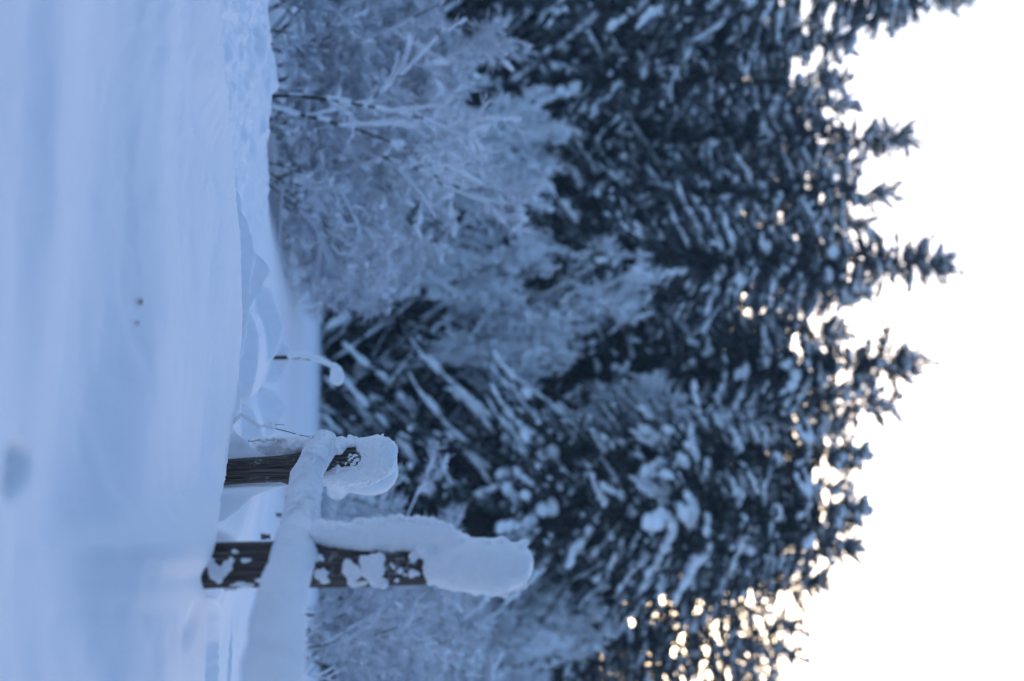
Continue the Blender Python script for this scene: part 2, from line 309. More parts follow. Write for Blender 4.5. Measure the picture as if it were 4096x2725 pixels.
def spruce_meshes(H, R, seed, snow=1.0, sparse=1.0, rime_haze=False, pad=1.0):
    rg = np.random.default_rng(seed)
    lv = []; z = .05 * H
    while z < H * .985:
        f = z / H; n = int(rg.integers(5, 8) * sparse) or 3
        a0 = rg.uniform(0, 6.28)
        for k in range(n):
            lv.append((z + rg.uniform(-.28, .28), a0 + k * 6.28 / n + rg.uniform(-.35, .35), (R * (1 - f) ** .66 + .2) * rg.uniform(.5, 1.25) * (1 + .18 * math.sin(z * 1.7 + a0 * .2))))
        z += (.2 + .22 * (1 - f)) * rg.uniform(.8, 1.25)
    lv = np.array(lv); nb = len(lv); bz, ba, bl = lv.T; fr = bz / H
    out = np.stack([np.cos(ba), np.sin(ba), 0 * ba], 1); side = np.stack([-np.sin(ba), np.cos(ba), 0 * ba], 1); up = np.array([0, 0, 1.])
    rise = .42 * fr ** 1.5 + 9 * np.maximum(0, fr - .9) - .14 + rg.uniform(-.14, .14, nb); droop = (.85 - .35 * fr) * rg.uniform(.55, 1.35, nb) * np.minimum(1, .4 + bl / 2.2)
    def sp(i, t): return out[i] * (t * bl[i])[:, None] * 0.96 + up * (bz[i] + bl[i] * (rise[i] * t - droop[i] * t ** 1.6 + .1 * t ** 5))[:, None]
    def tang(i, t): return unit(sp(i, np.minimum(t + .04, 1.04)) - sp(i, t - .04))
    # wood of the branches
    ii = np.repeat(np.arange(nb), 4); t0 = np.tile(np.arange(4) / 4., nb)
    bV, bF = tubes(sp(ii, t0), sp(ii, t0 + .25), .03 * (1 - t0) * bl[ii] / 2 + .008, .03 * (.75 - t0) * bl[ii] / 2 + .006, 3)
    # needle sprays
    per = 76
    i = np.repeat(np.arange(nb), per); t = rg.uniform(.08, 1.0, len(i)); sg = rg.choice([-1, 1], len(i)); tg = tang(i, t)
    hang = rg.uniform(0, 1, len(i)) < .4
    ln = (.13 + .3 * (1 - t * .6) * np.minimum(1, bl[i] / 1.8)) * np.minimum(1, .45 + bl[i]) * rg.uniform(.6, 1.25, len(i))
    dr = unit(tg * .6 + side[i] * (sg * rg.uniform(.4, 1.1, len(i)))[:, None] - up * (rg.uniform(.0, .5, len(i)) + hang * .9)[:, None])
    wd = unit(np.cross(dr, up)) * (ln * rg.uniform(.16, .28, len(i)))[:, None]; th = unit(np.cross(dr, wd)) * (ln * .2)[:, None]
    nV, nF = stamp(BLADE_V, BLADE_F, sp(i, t) + side[i] * rg.normal(0, .02, (len(i), 1)), dr * ln[:, None], wd, th)
    # leader
    L = 60; zt = rg.uniform(H - 1.0, H + .05, L); an = rg.uniform(0, 6.28, L); dl = unit(np.stack([np.cos(an), np.sin(an), rg.uniform(.3, 1.3, L)], 1))
    lw = unit(np.cross(dl, up)) * .03
    v2, f2 = stamp(BLADE_V, BLADE_F, np.stack([0 * zt, 0 * zt, zt], 1), dl * (.08 + .14 * (H + .05 - zt))[:, None], lw, np.cross(dl, lw))
    fol = mesh('crown', np.concatenate([nV, v2]), np.concatenate([nF, f2 + len(nV)]), M_RIME_HAZE if rime_haze else M_NEEDLE, False)
    # snow pads lying along the boughs
    pads = []
    keep = np.nonzero(rg.uniform(0, 1, nb) < .6 * snow * (1 - .2 * fr))[0]
    t_in = rg.uniform(.3, .6, len(keep)); wid = pad * rg.uniform(.17, .42, len(keep)) ** 2 * np.minimum(1.25, .5 + bl[keep] / 2.4)
    for q in range(5):
        tt = t_in + (1.0 - t_in) * (q + rg.uniform(-.25, .25, len(keep))) / 4.6; on = rg.uniform(0, 1, len(keep)) < .85; i = keep[on]; tq = tt[on]; tg = tang(i, tq)
        ln = bl[i] * (1 - t_in[on]) * rg.uniform(.13, .24, len(i)) + .03; w = (.03 + wid[on]) * rg.uniform(.45, 1.4, len(i)) * (1 - .1 * q)
        pads.append((sp(i, tq) + up * .04 + side[i] * (rg.normal(0, .5, len(i)) * w)[:, None], tg * ln[:, None], side[i] * w[:, None], np.cross(tg, side[i]) * (w * .6)[:, None]))
    m = int(nb * 2.6 * snow); i = rg.integers(0, nb, m); tt = rg.uniform(.3, 1.0, m); sg = rg.choice([-1, 1], m); tg = tang(i, tt)
    dr = unit(tg * rg.uniform(.5, 1.2, m)[:, None] + side[i] * (sg * rg.uniform(.2, 1, m))[:, None] - up * rg.uniform(0, .5, m)[:, None])
    ln = rg.uniform(.06, .19, m) * np.minimum(1.2, .5 + bl[i] / 2.5); w = rg.uniform(.045, .095, m); sw = unit(np.cross(dr, up))
    pads.append((sp(i, tt) + dr * .12 + up * .03, dr * ln[:, None], sw * w[:, None], np.cross(dr, sw) * (w * .7)[:, None]))
    pp = [np.concatenate([q[k] for q in pads]) for k in range(4)]
    sV, sF = stamp(ICO_V, ICO_F, *pp)
    sV = sV + .3 * np.stack([noise3(sV * 7, 3), noise3(sV * 7, 4), noise3(sV * 7, 5)], 1) * .2
    sn = mesh('snow_load', sV, sF, M_TSNOW)
    zt = np.linspace(-.6, H, 12); c = np.stack([.05 * np.sin(zt * .6), .05 * np.cos(zt * .5), zt], 1); r = .014 * (H - zt) + .012
    tV, tF = tubes(c[:-1], c[1:], r[:-1], r[1:], 8)
    tr = mesh('trunk', tV, tF, M_BARK); br = mesh('boughs', bV, bF, M_BARK)
    return dict(trunk=tr, boughs=br, crown=fol, snow_load=sn)

def frost_meshes(H, seed, stems=4, spread=.5, arch=.5, bark=None, twig=.2, dens=7, levels=3, weep=0.0):
    """leafless frosted bush or young tree"""
    rg = np.random.default_rng(seed); segs = []   # (A, B, ra, rb, level)
    def grow(p, d, length, r, lev):
        n = max(4, int(length / (.16 if H < 5 else .3))); step = length / n; bend = rg.normal(0, .35, 3); bend[2] = abs(bend[2]) * .3
        pts = []
        for k in range(n):
            f = k / n
            g = np.array([0, 0, -1.]) * (arch * f ** 1.3 * (.5 + lev * .35) + weep * (lev > 1) * .4)
            d = d + (bend * .35 + g * .42 + rg.normal(0, .12, 3)) * (step / max(length, .3)) * 2.4; d = d / np.linalg.norm(d)
            q = p + d * step; ra = r * (1 - .8 * f); rb = r * (1 - .8 * (k + 1) / n)
            segs.append((p, q, ra, rb, lev)); p = q; pts.append((p.copy(), d.copy(), f))
            if lev < levels and f > (.25 if lev == 0 else .1) :
                for _ in range(rg.poisson(dens / n * (1.1 if lev else .9) + .15)):
                    s = rg.normal(0, 1, 3); s -= s.dot(d) * d; s /= np.linalg.norm(s) + 1e-6
                    nd = d * rg.uniform(.4, 1.) + s * rg.uniform(.5, 1.) + np.array([0, 0, .25]); nd /= np.linalg.norm(nd)
                    grow(p.copy(), nd, length * rg.uniform(.32, .6) * (1 - .35 * f), rb * .62, lev + 1)
    for k in range(stems):
        a = k * 6.28 / stems + rg.uniform(-.6, .6); d = np.array([math.cos(a) * spread * rg.uniform(.4, 1.2), math.sin(a) * spread * rg.uniform(.4, 1.2), 1.]); d /= np.linalg.norm(d)
        grow(np.array([math.cos(a) * .06 * (stems > 1), math.sin(a) * .06 * (stems > 1), -.25]), d, H * rg.uniform(.8, 1.1), .011 * H ** .8 * (1.5 if stems == 1 else 1), 0)
    A = np.array([s[0] for s in segs]); B = np.array([s[1] for s in segs]); ra = np.maximum(.003, np.array([s[2] for s in segs])); rb = np.maximum(.0025, np.array([s[3] for s in segs]))
    lev = np.array([s[4] for s in segs])
    V, Fc = tubes(A, B, ra, rb, 5); br = mesh('branches', V, Fc, bark or M_LBARK)
    up = np.array([0, 0, 1.])
    # snow lying on the upper side of limbs
    d = unit(B - A); flat = 1 - np.abs(d[:, 2]); k = (rg.uniform(0, 1, len(A)) < np.where(lev == 0, .3, .72) + .3 * flat)
    off = (ra * .8 + .004)[:, None] * unit(up - d * d[:, 2:3] + 1e-6)
    kk = k; sr = ra * .9 + (.011 + .012 * (lev < 2) * rg.uniform(.3, 1.2, len(A))) * (H / 3) ** .5
    sV, sF = tubes((A + off)[kk], (B + off)[kk], sr[kk], sr[kk] * .95, 5)
    # frosted twigs
    tw = np.nonzero(lev >= levels - 1)[0]; per = 2 if H < 5 else 1; i = np.repeat(tw, per); t = rg.uniform(0, 1, (len(i), 1))
    dr = unit(d[i] * .9 + rg.normal(0, .45, (len(i), 3)) - up * (.15 + weep)); ln = (twig * rg.uniform(.4, 1.2, len(i)))[:, None]
    wv = unit(np.cross(dr, up)) * (.010 * (H / 3) ** .5 + ln * .07); th = unit(np.cross(dr, wv)) * (.010 * (H / 3) ** .5 + ln * .07)
    v2, f2 = stamp(BLADE_V, BLADE_F, A[i] * (1 - t) + B[i] * t, dr * ln, wv, th)
    # clumps
    m = int(len(A) * .16); j = rg.integers(0, len(A), m); w = rg.uniform(.015, .042, m)[:, None] * (H / 3) ** .6
    dj = d[j]; sj = unit(np.cross(dj, up + .01)); v3, f3 = stamp(ICO_V, ICO_F, B[j] + up * .01, dj * w * 3.6, sj * w, np.cross(dj, sj) * w)
    fr = mesh('frost', np.concatenate([sV, v2, v3]), [np.concatenate([sF, f2 + len(sV)]), f3 + len(sV) + len(v2)], M_FROST)
    return dict(branches=br, frost=fr)

def plant(name, meshes, loc, rz, sc, label, cat, group):
    o = empty(name, loc, label, cat, group); o.rotation_euler = (0, 0, rz); o.scale = (sc[0], sc[0], sc[1]) if isinstance(sc, tuple) else (sc, sc, sc)
    for k, me in meshes.items():
        c = link(k, me, o)
        if k != 'trunk': c['kind'] = 'stuff'        # boughs, needles and twigs too fine to pick apart
    return o

SPR = [spruce_meshes(19, 3.6, 1, 1, 1, True), spruce_meshes(18, 3.9, 2, 1.0, 1, True), spruce_meshes(16, 3.0, 3, 1.1), spruce_meshes(18, 4.6, 4, .85, 1, False, 1.7),
       spruce_meshes(17, 3.2, 5, 1.2, .8, True), spruce_meshes(17, 3.0, 6, .9, .5, True)]
SH = [19, 18, 16, 18, 17, 17]
TREES = [  # top X, top Y, distance, proto, radius factor, label
    (3800, 1050, 42, 0, 1.05, 'tallest snow-laden spruce, its tip standing highest against the bright sky', 0),
    (3660, 1455, 44, 2, 1.0, 'slender pointed spruce just right of the tallest spruce', 0),
    (3590, 1620, 46, 4, .9, 'smaller narrow spruce top between two taller pointed ones in the middle', 0),
    (3580, 775, 45, 1, .8, 'snowy spruce just left of the tallest spruce', 0),
    (3650, 560, 46, 0, .9, 'second spruce to the left of the tallest, with a thin spiky tip', 0),
    (3390, 330, 43, 4, 1.0, 'lower snowy spruce in the gap beside the far left tree', 0),
    (3860, -20, 42, 1, 1.0, 'tall spruce cut off by the left edge of the upright view', 0),
    (3500, 1820, 39, 3, .85, 'broad dark green spruce with big snow pads right behind the fence posts', 0),
    (3495, 2045, 38, 3, 1.0, 'wide dark spruce with heavy drooping snowy boughs, right half of the row', 0),
    (3440, 2190, 42, 0, 1.0, 'dark spruce on the right whose crown leans over the tall capped post', 0),
    (3290, 2320, 44, 2, 1.1, 'short spruce before the thin sunlit tops at right', 0),
    (3240, 2520, 46, 5, 1.2, 'thin crowned spruce with low sun glittering through it', 0),
    (3240, 2630, 48, 5, 1.1, 'sparse spruce top at the right edge with sunlight showing through', 0),
    (3150, 2740, 45, 5, 1.2, 'low snowy spruce at the very right edge', 0),
    (3440, 170, 47, 3, .8, 'full spruce filling the skyline dip near the left edge', 0),
    (3420, 420, 49, 1, .8, 'shaded spruce filling the dip right of the left edge spruces', 0),
    (3470, 660, 50, 3, .7, 'dark spruce filling the dip between the two spiky left tops', 0),
    (3480, 900, 48, 1, .7, 'dark spruce shouldering the tallest one on its left', 0),
    (3520, 1170, 49, 3, .7, 'dark spruce shouldering the tallest one on its right', 0),
    (3400, 1330, 47, 4, .9, 'snowy spruce at the foot of the gap right of the tallest', 0),
    (3430, 1560, 50, 1, .8, 'dark spruce behind the grey birch top', 0),
    (3380, 1720, 47, 0, .9, 'snowy spruce in the dip before the broad dark one', 0),
    (3400, 1950, 50, 1, .8, 'spruce filling the gap between the broad dark ones', 0),
    (3370, 2120, 49, 3, .7, 'dark spruce filling the gap before the leaning crown', 0),
    (3180, 2260, 48, 1, .8, 'dark spruce at the foot of the right hand slope of tops', 0),
    (3100, 2420, 50, 5, 1.1, 'spruce in the dip before the sunlit sparse crowns', 0),
    (3060, 2580, 52, 5, 1.2, 'sparse glittering spruce between the two thin crowned ones', 0),
    (3250, 180, 50, 1, 1.0, 'shaded spruce deep between the left edge spruces', 0), (3200, 1480, 50, 3, .9, 'dark spruce low behind the pale birch', 0), (3250, 2080, 52, 1, 1.0, 'shaded spruce low behind the broad dark ones', 0),
    (3400, -320, 43, 2, 1.0, 'spruce outside the left edge', 0), (3450, -640, 45, 0, 1.0, 'spruce further outside the left edge', 0),
    (3200, 3050, 44, 1, 1.0, 'spruce outside the right edge', 0), (3400, 3350, 42, 3, 1.0, 'spruce further outside the right edge', 0),
]
rg = np.random.default_rng(7)
for (X, Y, d, k, rf, lab, _) in TREES:
    p = P(X, Y, d); g = gz(p[0], d); hh = p[2] - g
    plant('spruce_tree', SPR[k], (p[0], d, g - .1), rg.uniform(0, 6.28), (rf * hh / SH[k], (hh + .1) / SH[k]), lab, 'tree', 'snow-covered spruces along the forest edge')
# trees deeper in the wood and up the slope
for row, (dy, hmin, hmax, Xm) in enumerate([(49, 13.5, 17, 0), (54, 14.5, 17.5, 0), (62, 15, 18, 0), (76, 9, 12.5, 0)]):
    xx = -dy * .42 + rg.uniform(0, 2)
    while xx < dy * .42:
        d = dy + rg.uniform(-2, 2); k = int(rg.integers(0, 6)); h = rg.uniform(hmin, hmax) * (1 - .3 * float(sstep(.14, .19, xx / d))); g = gz(xx, d)
        plant('spruce_tree', SPR[k], (xx, d, g - .1), rg.uniform(0, 6.28), (h / SH[k] * 1.1, h / SH[k]),
              'snowy spruce standing deeper in the forest behind the front row', 'tree', 'spruces deeper in the forest')
        xx += rg.uniform(1.9, 3.0)

# unseen spruces added behind and beside the viewer to darken camera-facing snow
for ring, (rad, n) in enumerate([(17, 15), (23, 17)]):
    for q in range(n):
        a = math.pi * (1.02 + .96 * q / (n - 1)) + rg.uniform(-.04, .04); xx = math.cos(a) * rad * 1.1; d = math.sin(a) * rad + 2; k = int(rg.integers(0, 6)); h = rg.uniform(13, 18); g = gz(xx, d)
        plant('spruce_tree', SPR[k], (xx, d, g - .1), rg.uniform(0, 6.28), (h / SH[k], h / SH[k]), 'unseen spruce added behind the viewer to cut the sky light', 'tree', 'unseen spruces added to cut the sky light')

# frosted leafless shrubs and young birches
BUSH = [frost_meshes(3.0, 21, 5, .75, .8, dens=6.5), frost_meshes(3.2, 22, 4, .5, .55, dens=6, bark=M_BARK), frost_meshes(2.6, 23, 6, .9, 1.0, dens=6)]
BIRCH = [frost_meshes(8, 31, 1, .12, .55, dens=13, twig=.35, weep=.25), frost_meshes(7, 32, 2, .2, .6, dens=10, twig=.35, weep=.3), frost_meshes(9, 33, 1, .1, .5, bark=M_BARK, dens=13, twig=.35, weep=.15)]
BUSH.append(frost_meshes(3.2, 25, 2, .16, .4, bark=M_BARK, dens=4, levels=2)); BH = [3.0, 3.2, 2.6, 3.2]; TH = [8, 7, 9]
for (X, Y, d, k, s, lab) in [
    (1980, 425, 13.5, 3, 1.0, 'thin frosted sapling with bare dark stems standing in front of the left bushes'),
    (2050, 440, 16, 1, 1.0, 'frosted willow bush with the darkest bent stem, its top reaching highest on the left'),
    (1680, 120, 15, 0, 1.0, 'frosted bush with big arching boughs near the left edge'),
    (1700, 300, 17, 2, 1.1, 'round frosted bush between the dark stemmed willow and the left edge'),
    (1800, -60, 18, 1, 1.1, 'dense frosted bush cut off by the left edge'),
    (1620, 640, 15, 2, 1.0, 'low arching frosted bush just right of the dark stemmed willow'),
    (1720, 760, 18, 0, 1.1, 'drooping white frosted bush hanging its twigs over the open field'),
    (1560, 900, 22, 2, 1.1, 'smallest frosted bush at the left end of the bright open field'),
    (1850, 560, 20, 0, 1.1, 'frosted bush behind the dark stemmed willow'),
    (1750, 200, 22, 1, 1.1, 'pale frosted bush in the back row at left'),
    (1800, -400, 17, 0, 1.0, 'frosted bush outside the left edge'),
    (1850, 2420, 15, 1, 1.05, 'frosted bush just right of the tall snow-capped post'),
    (1750, 2600, 13, 0, 1.0, 'frosted bush with thick white twigs at the right edge above the rail'),
    (1900, 2560, 19, 1, 1.0, 'tall frosted bush rising behind the rail at right'),
    (2000, 2790, 17, 2, 1.1, 'frosted bush cut off by the right edge'),
    (1400, 1990, 22, 2, .6, 'small low frosted shrub behind the round snow cap')]:
    p = P(X, Y, d); g = gz(p[0], d); hh = (p[2] - g)
    plant('frosted_bush', BUSH[k], (p[0], d, g - .05), rg.uniform(0, 6.28), (s * hh / BH[k] * 1.15, hh / BH[k]), lab, 'bush', 'frosted bushes')
for (X, Y, d, k, s, lab) in [
    (2560, 1290, 41, 2, 1.0, 'frosted young birch with a dark upright trunk in the middle of the forest edge'),
    (2000, 1080, 40, 1, 1.0, 'frosted young birch left of the dark trunked one'),
    (2250, 1480, 40, 0, .7, 'pale frosted birch right of the dark trunked one'),
    (2800, 1640, 42, 0, .5, 'tallest grey frosted birch between the spruces'),
    (2150, 820, 39, 0, 1.0, 'frosted birch above the drooping bush at left'),
    (2050, 640, 38, 1, .9, 'blue grey frosted birch low in front of the left spruces'),
    (2150, 2650, 38, 0, 1.1, 'frosted birch behind the bushes near the right edge'),
    (2200, 2450, 40, 1, 1.0, 'frosted birch in front of the glittering sparse spruce'),
    ]:
    p = P(X, Y, d); g = gz(p[0], d); hh = (p[2] - g)
    plant('frosted_birch', BIRCH[k], (p[0], d, g - .05), rg.uniform(0, 6.28), (s * .6 * hh / TH[k], hh / TH[k]), lab, 'tree', 'frosted young birches at the forest edge')

# ------------------------------------------------------------------ snow masses by voxel union
def blob_mesh(name, ells, vox, m, amp=.004, freq=45, origin=(0, 0, 0), seed=0, big=0.0, smooth=2):
    """ells: (centre, rx, ry, rz) world ellipsoids, merged into one continuous surface"""
    iv, if_ = ico2(3); V = []; Fs = []; n = 0
    for c, rx, ry, rz in ells:
        V.append(iv * [rx, ry, rz] + np.asarray(c)); Fs.append(if_ + n); n += len(iv)
    me = mesh('tmp', np.concatenate(V), np.concatenate(Fs), m)
    o = bpy.data.objects.new('tmp', me); COL.objects.link(o)
    md = o.modifiers.new('r', 'REMESH'); md.mode = 'VOXEL'; md.voxel_size = vox; md.use_smooth_shade = True
    ms = o.modifiers.new('s', 'SMOOTH'); ms.iterations = smooth; ms.factor = .5
    dg = bpy.context.evaluated_depsgraph_get(); dg.update()
    e = bpy.data.meshes.new_from_object(o.evaluated_get(dg)); bpy.data.objects.remove(o); bpy.data.meshes.remove(me)
    V = np.empty(len(e.vertices) * 3, np.float32); e.vertices.foreach_get('co', V); V = V.reshape(-1, 3).astype(float)
    Nn = np.empty(len(e.vertices) * 3, np.float32); e.vertex_normals.foreach_get('vector', Nn); Nn = Nn.reshape(-1, 3)
    dsp = amp * fbm3(V * freq, 3, seed) + big * noise3(V * 11, seed + 9)
    V = V + Nn * dsp[:, None] - np.asarray(origin)
    e.vertices.foreach_set('co', V.astype(np.float32).ravel()); e.name = name; e.update()
    if not e.materials: e.materials.append(m)
    return e
def E(X, Y, d, rX, rY, dep):      # ellipsoid given at the photo's scale: half height, half width (photo px), half depth in m
    k = d / F / math.cos(PITCH) * 1.0
    return (P(X, Y, d), rY * k, dep, rX * k)
def chain(pts, n=6):
    """interpolate ellipsoid rows (X,Y,d,rX,rY,dep)"""
    pts = np.array(pts, float); t = np.linspace(0, len(pts) - 1, n * (len(pts) - 1) + 1)
    return [E(*[np.interp(q, np.arange(len(pts)), pts[:, c]) for c in range(6)]) for q in t]

def post_mesh(path, radii, origin, seed, nseg=56, nr=140, rough=.003):
    """weathered round post through world points"""
    path = np.array(path, float); t = np.linspace(0, len(path) - 1, nr); k = np.arange(len(path))
    C = np.stack([np.interp(t, k, path[:, a]) for a in range(3)], 1); r = np.interp(t, k, radii)
    an = np.arange(nseg) / nseg * 2 * math.pi
    A, T = np.meshgrid(an, C[:, 2], indexing='xy')
    q = np.stack([np.cos(A) * 7, np.sin(A) * 7, T * 1.6], -1); g = noise3(q, seed) * rough * .8 + noise3(q * [3, 3, 1.2], seed + 1) * rough * .5
    lump = noise3(np.stack([np.cos(A), np.sin(A), T * 5], -1), seed + 2) * rough * 1.4
    rr = r[:, None] + g + lump
    V = np.stack([C[:, 0:1] + np.cos(A) * rr, C[:, 1:2] + np.sin(A) * rr, T], -1)
    V[-6:, :, 2] += (.006 * noise2(np.cos(A[-6:]) * 3, np.sin(A[-6:]) * 3, seed))
    idx = np.arange(nr * nseg).reshape(nr, nseg); nx_ = np.roll(idx, -1, 1)
    f = np.stack([idx[:-1], nx_[:-1], nx_[1:], idx[1:]], -1).reshape(-1, 4)
    V = V.reshape(-1, 3); top = V[-nseg:].mean(0); V = np.vstack([V, top]); cap = np.array([[idx[-1, k], nx_[-1, k], len(V) - 1] for k in range(nseg)])
    return mesh('post_wood', V - np.asarray(origin), [f, cap], M_WOOD)

POSTG = 'weathered snow-capped posts of the old fence'
# --- nearest-to-focus leaning post
D1 = 6.05
o1 = P(890, 1890, D1); o1[2] = gz(o1[0], o1[1]) - .02
p1 = empty('fence_post', o1, 'sharp leaning wooden post with round snow cap beside the end of the icy rail', 'fence post', POSTG)
sc1 = D1 / F
link('post_wood', post_mesh([P(780, 1897, D1), P(900, 1891, D1), P(1100, 1876, D1), P(1230, 1862, D1), P(1340, 1846, D1), P(1430, 1838, D1), P(1470, 1834, D1)],
                            [.054, .053, .0555, .060, .058, .055, .05], o1, 3), p1)
cap = [E(1512, 1815, D1, 78, 72, .085), E(1490, 1850, D1, 70, 60, .08), E(1530, 1840, D1, 58, 62, .08), E(1460, 1800, D1 , 40, 42, .06),
       E(1500, 1880, D1, 50, 45, .06), E(1545, 1800, D1, 42, 48, .06)]
pl = cap + chain([(1300, 1910, D1 - .02, 24, 20, .05), (1345, 1905, D1 - .03, 30, 36, .055), (1400, 1905, D1 - .035, 34, 38, .05), (1450, 1895, D1 - .03, 38, 42, .05)], 3) + \
     [E(1385, 1925, D1, 16, 16, .03), E(1410, 1933, D1, 12, 14, .02), E(1436, 1936, D1, 10, 14, .02), E(1330, 1926, D1, 22, 12, .03), E(1352, 1870, D1 - .045, 12, 10, .02)]
pl = pl + chain([(1322, 1800, D1 - .02, 14, 26, .05), (1350, 1795, D1 - .02, 22, 32, .05), (1375, 1775, D1 - .01, 26, 22, .045), (1420, 1770, D1, 26, 18, .04), (1455, 1775, D1, 24, 22, .04)], 3) + \
     [E(1350, 1757, D1, 9, 8, .02), E(1402, 1751, D1, 10, 9, .02), E(1425, 1755, D1, 8, 8, .02), E(1445, 1758, D1, 7, 7, .02)]
rr = random.Random(5)
for k in range(34):       # crumbly edge of the cap and of the plaster below it
    f = k / 33; X = 1290 + f * 290; Y = np.interp(X, [1290, 1400, 1450, 1500, 1560, 1590], [1936, 1944, 1946, 1925, 1893, 1860])
    pl.append(E(X + rr.uniform(-4, 4), Y + rr.uniform(-7, 2), D1 + rr.uniform(-.02, .03), rr.uniform(4, 10), rr.uniform(4, 10), .015))
    X = 1340 + f * 190; Y = np.interp(X, [1340, 1450, 1500, 1530], [1752, 1760, 1750, 1742]); pl.append(E(X, Y + rr.uniform(-2, 6), D1 + rr.uniform(-.02, .03), rr.uniform(4, 9), rr.uniform(4, 8), .015))
link('snow_cap', blob_mesh('snow_cap', pl, .004, M_FSNOW, .006, 60, o1, 5, .002, 1), p1)
for s, (X, Y, r) in enumerate([(1400, 1838, 8), (1386, 1850, 7), (1414, 1824, 9), (1398, 1822, 6), (1376, 1868, 5), (1421, 1842, 10), (1408, 1858, 9)]):
    link('snow_patch', blob_mesh('snow_patch', [E(X, Y, D1 - .052, r * .8, r * .6, .008), E(X + r * .7, Y - r * .5, D1 - .052, r * .6, r * .4, .007), E(X + r * 1.3, Y - r * .2, D1 - .052, r * .5, r * .5, .007), E(X - r * .6, Y + r * .8, D1 - .052, r * .5, r * .5, .007)], .003, M_FSNOW, .003, 120, o1, 10 + s), p1)
# snow packed on the windward side of the post
pl = chain([(1000, 1800, D1 + .2, 26, 26, .03), (1050, 1796, D1 + .17, 40, 46, .04), (1110, 1790, D1 + .13, 36, 44, .045), (1180, 1784, D1 + .06, 36, 40, .04), (1250, 1772, D1 + .05, 34, 26, .04), (1300, 1780, D1 + .03, 20, 24, .04)], 4)
rr = random.Random(3)
for X in range(1000, 1270, 14): pl.append(E(X, np.interp(X, [1000, 1110, 1250], [1762, 1754, 1748]) + rr.uniform(-3, 5), D1 + .07, rr.uniform(6, 12), rr.uniform(5, 11), .02))
link('snow_bank', blob_mesh('snow_bank', pl, .0045, M_FSNOW, .004, 60, o1, 20, .003), p1)

# --- near blurred post, tall cap
D2 = 3.96
o2 = P(800, 2262, D2); o2[2] = gz(o2[0], o2[1]) - .02
p2 = empty('fence_post', o2, 'nearest blurred wooden post, streaked with snow and wearing a tall egg-shaped snow cap', 'fence post', POSTG)
link('post_wood', post_mesh([P(690, 2262, D2), P(900, 2258, D2), P(1200, 2256, D2), P(1500, 2258, D2), P(1720, 2262, D2)], [.061, .060, .061, .060, .055], o2, 9), p2)
cap = chain([(1735, 2258, D2, 70, 70, .08), (1800, 2262, D2, 90, 92, .1), (1880, 2265, D2, 100, 106, .11), (1960, 2268, D2, 100, 112, .115), (2020, 2262, D2, 90, 100, .1), (2062, 2258, D2, 72, 84, .09)], 3)
cap += [E(1690, 2200, D2, 50, 44, .07), E(1780, 2190, D2, 50, 40, .06)]
pl = cap + chain([(1268, 2130, D2, 30, 46, .05), (1360, 2150, D2, 40, 60, .05), (1450, 2150, D2, 50, 72, .055), (1560, 2150, D2, 55, 78, .055), (1660, 2145, D2, 55, 64, .055), (1740, 2145, D2, 55, 54, .055), (1820, 2160, D2, 40, 38, .05)], 3)
for X in range(1290, 1830, 34): pl.append(E(X, np.interp(X, [1280, 1390, 1480, 1600, 1700, 1800], [2092, 2096, 2080, 2074, 2078, 2108]) + rr.uniform(-5, 5), D2, rr.uniform(13, 20), rr.uniform(12, 18), .03))
for k in range(26):
    f = k / 25; X = 1720 + f * 380; Y = np.interp(X, [1720, 1880, 2030, 2100], [2338, 2370, 2384, 2340]); pl.append(E(X, Y + rr.uniform(-16, 2), D2 + rr.uniform(-.03, .03), rr.uniform(10, 20), rr.uniform(8, 16), .02))
    Y = np.interp(X, [1720, 1860, 1960, 2100], [2120, 2148, 2155, 2170]); pl.append(E(X, Y + rr.uniform(0, 14), D2 + rr.uniform(-.03, .03), rr.uniform(10, 20), rr.uniform(8, 14), .02))
link('snow_cap', blob_mesh('snow_cap', pl, .0055, M_FSNOW, .0032, 35, o2, 32, .003, 2), p2)
FR = D2 - .058
for k, (X, Y, rX, rY) in enumerate([(1410, 2285, 42, 52), (1480, 2275, 60, 70), (1520, 2310, 36, 45), (1440, 2330, 50, 22), (1275, 2235, 26, 18), (1285, 2300, 34, 40), (1600, 2285, 14, 14),
                                   (1572, 2270, 12, 18), (1622, 2300, 12, 9), (1585, 2318, 10, 10), (860, 2290, 36, 52), (905, 2270, 34, 40), (840, 2250, 22, 20), (935, 2205, 18, 11),
                                   (988, 2240, 26, 10), (960, 2330, 60, 20), (1030, 2318, 22, 16), (895, 2345, 60, 20), (1665, 2230, 26, 18), (1660, 2290, 22, 16)]):
    th = (Y - 2260) / 85; dd = D2 - .062 * math.sqrt(max(.04, 1 - min(1, abs(th)) ** 2))
    link('snow_patch', blob_mesh('snow_patch', [E(X + rr.uniform(-.75, .75) * rX, Y + rr.uniform(-.75, .75) * rY, dd + .004, rX * rr.uniform(.25, .6), rY * rr.uniform(.25, .6), rr.uniform(.008, .013)) for _ in range(7)] + [E(X, Y, dd + .004, rX * .7, rY * .7, .009)],
                                 .0045, M_FSNOW, .004, 60, o2, 40 + k), p2)

# --- third post behind
D3 = 8.0
o3 = P(1000, 1905, D3); o3[2] = gz(o3[0], o3[1]) - .05
p3 = empty('fence_post', o3, 'farther post hidden behind the leaning one, only its smooth round snow cap showing', 'fence post', POSTG)
link('post_wood', post_mesh([P(950, 1900, D3), P(1200, 1895, D3), P(1470, 1890, D3)], [.06, .06, .055], o3, 15, 32, 60), p3)
link('snow_cap', blob_mesh('snow_cap', [E(1480, 1888, D3, 112, 94, .13), E(1430, 1880, D3, 80, 96, .12), E(1370, 1900, D3, 70, 76, .1)], .008, M_FSNOW, .001, 20, o3, 61), p3)

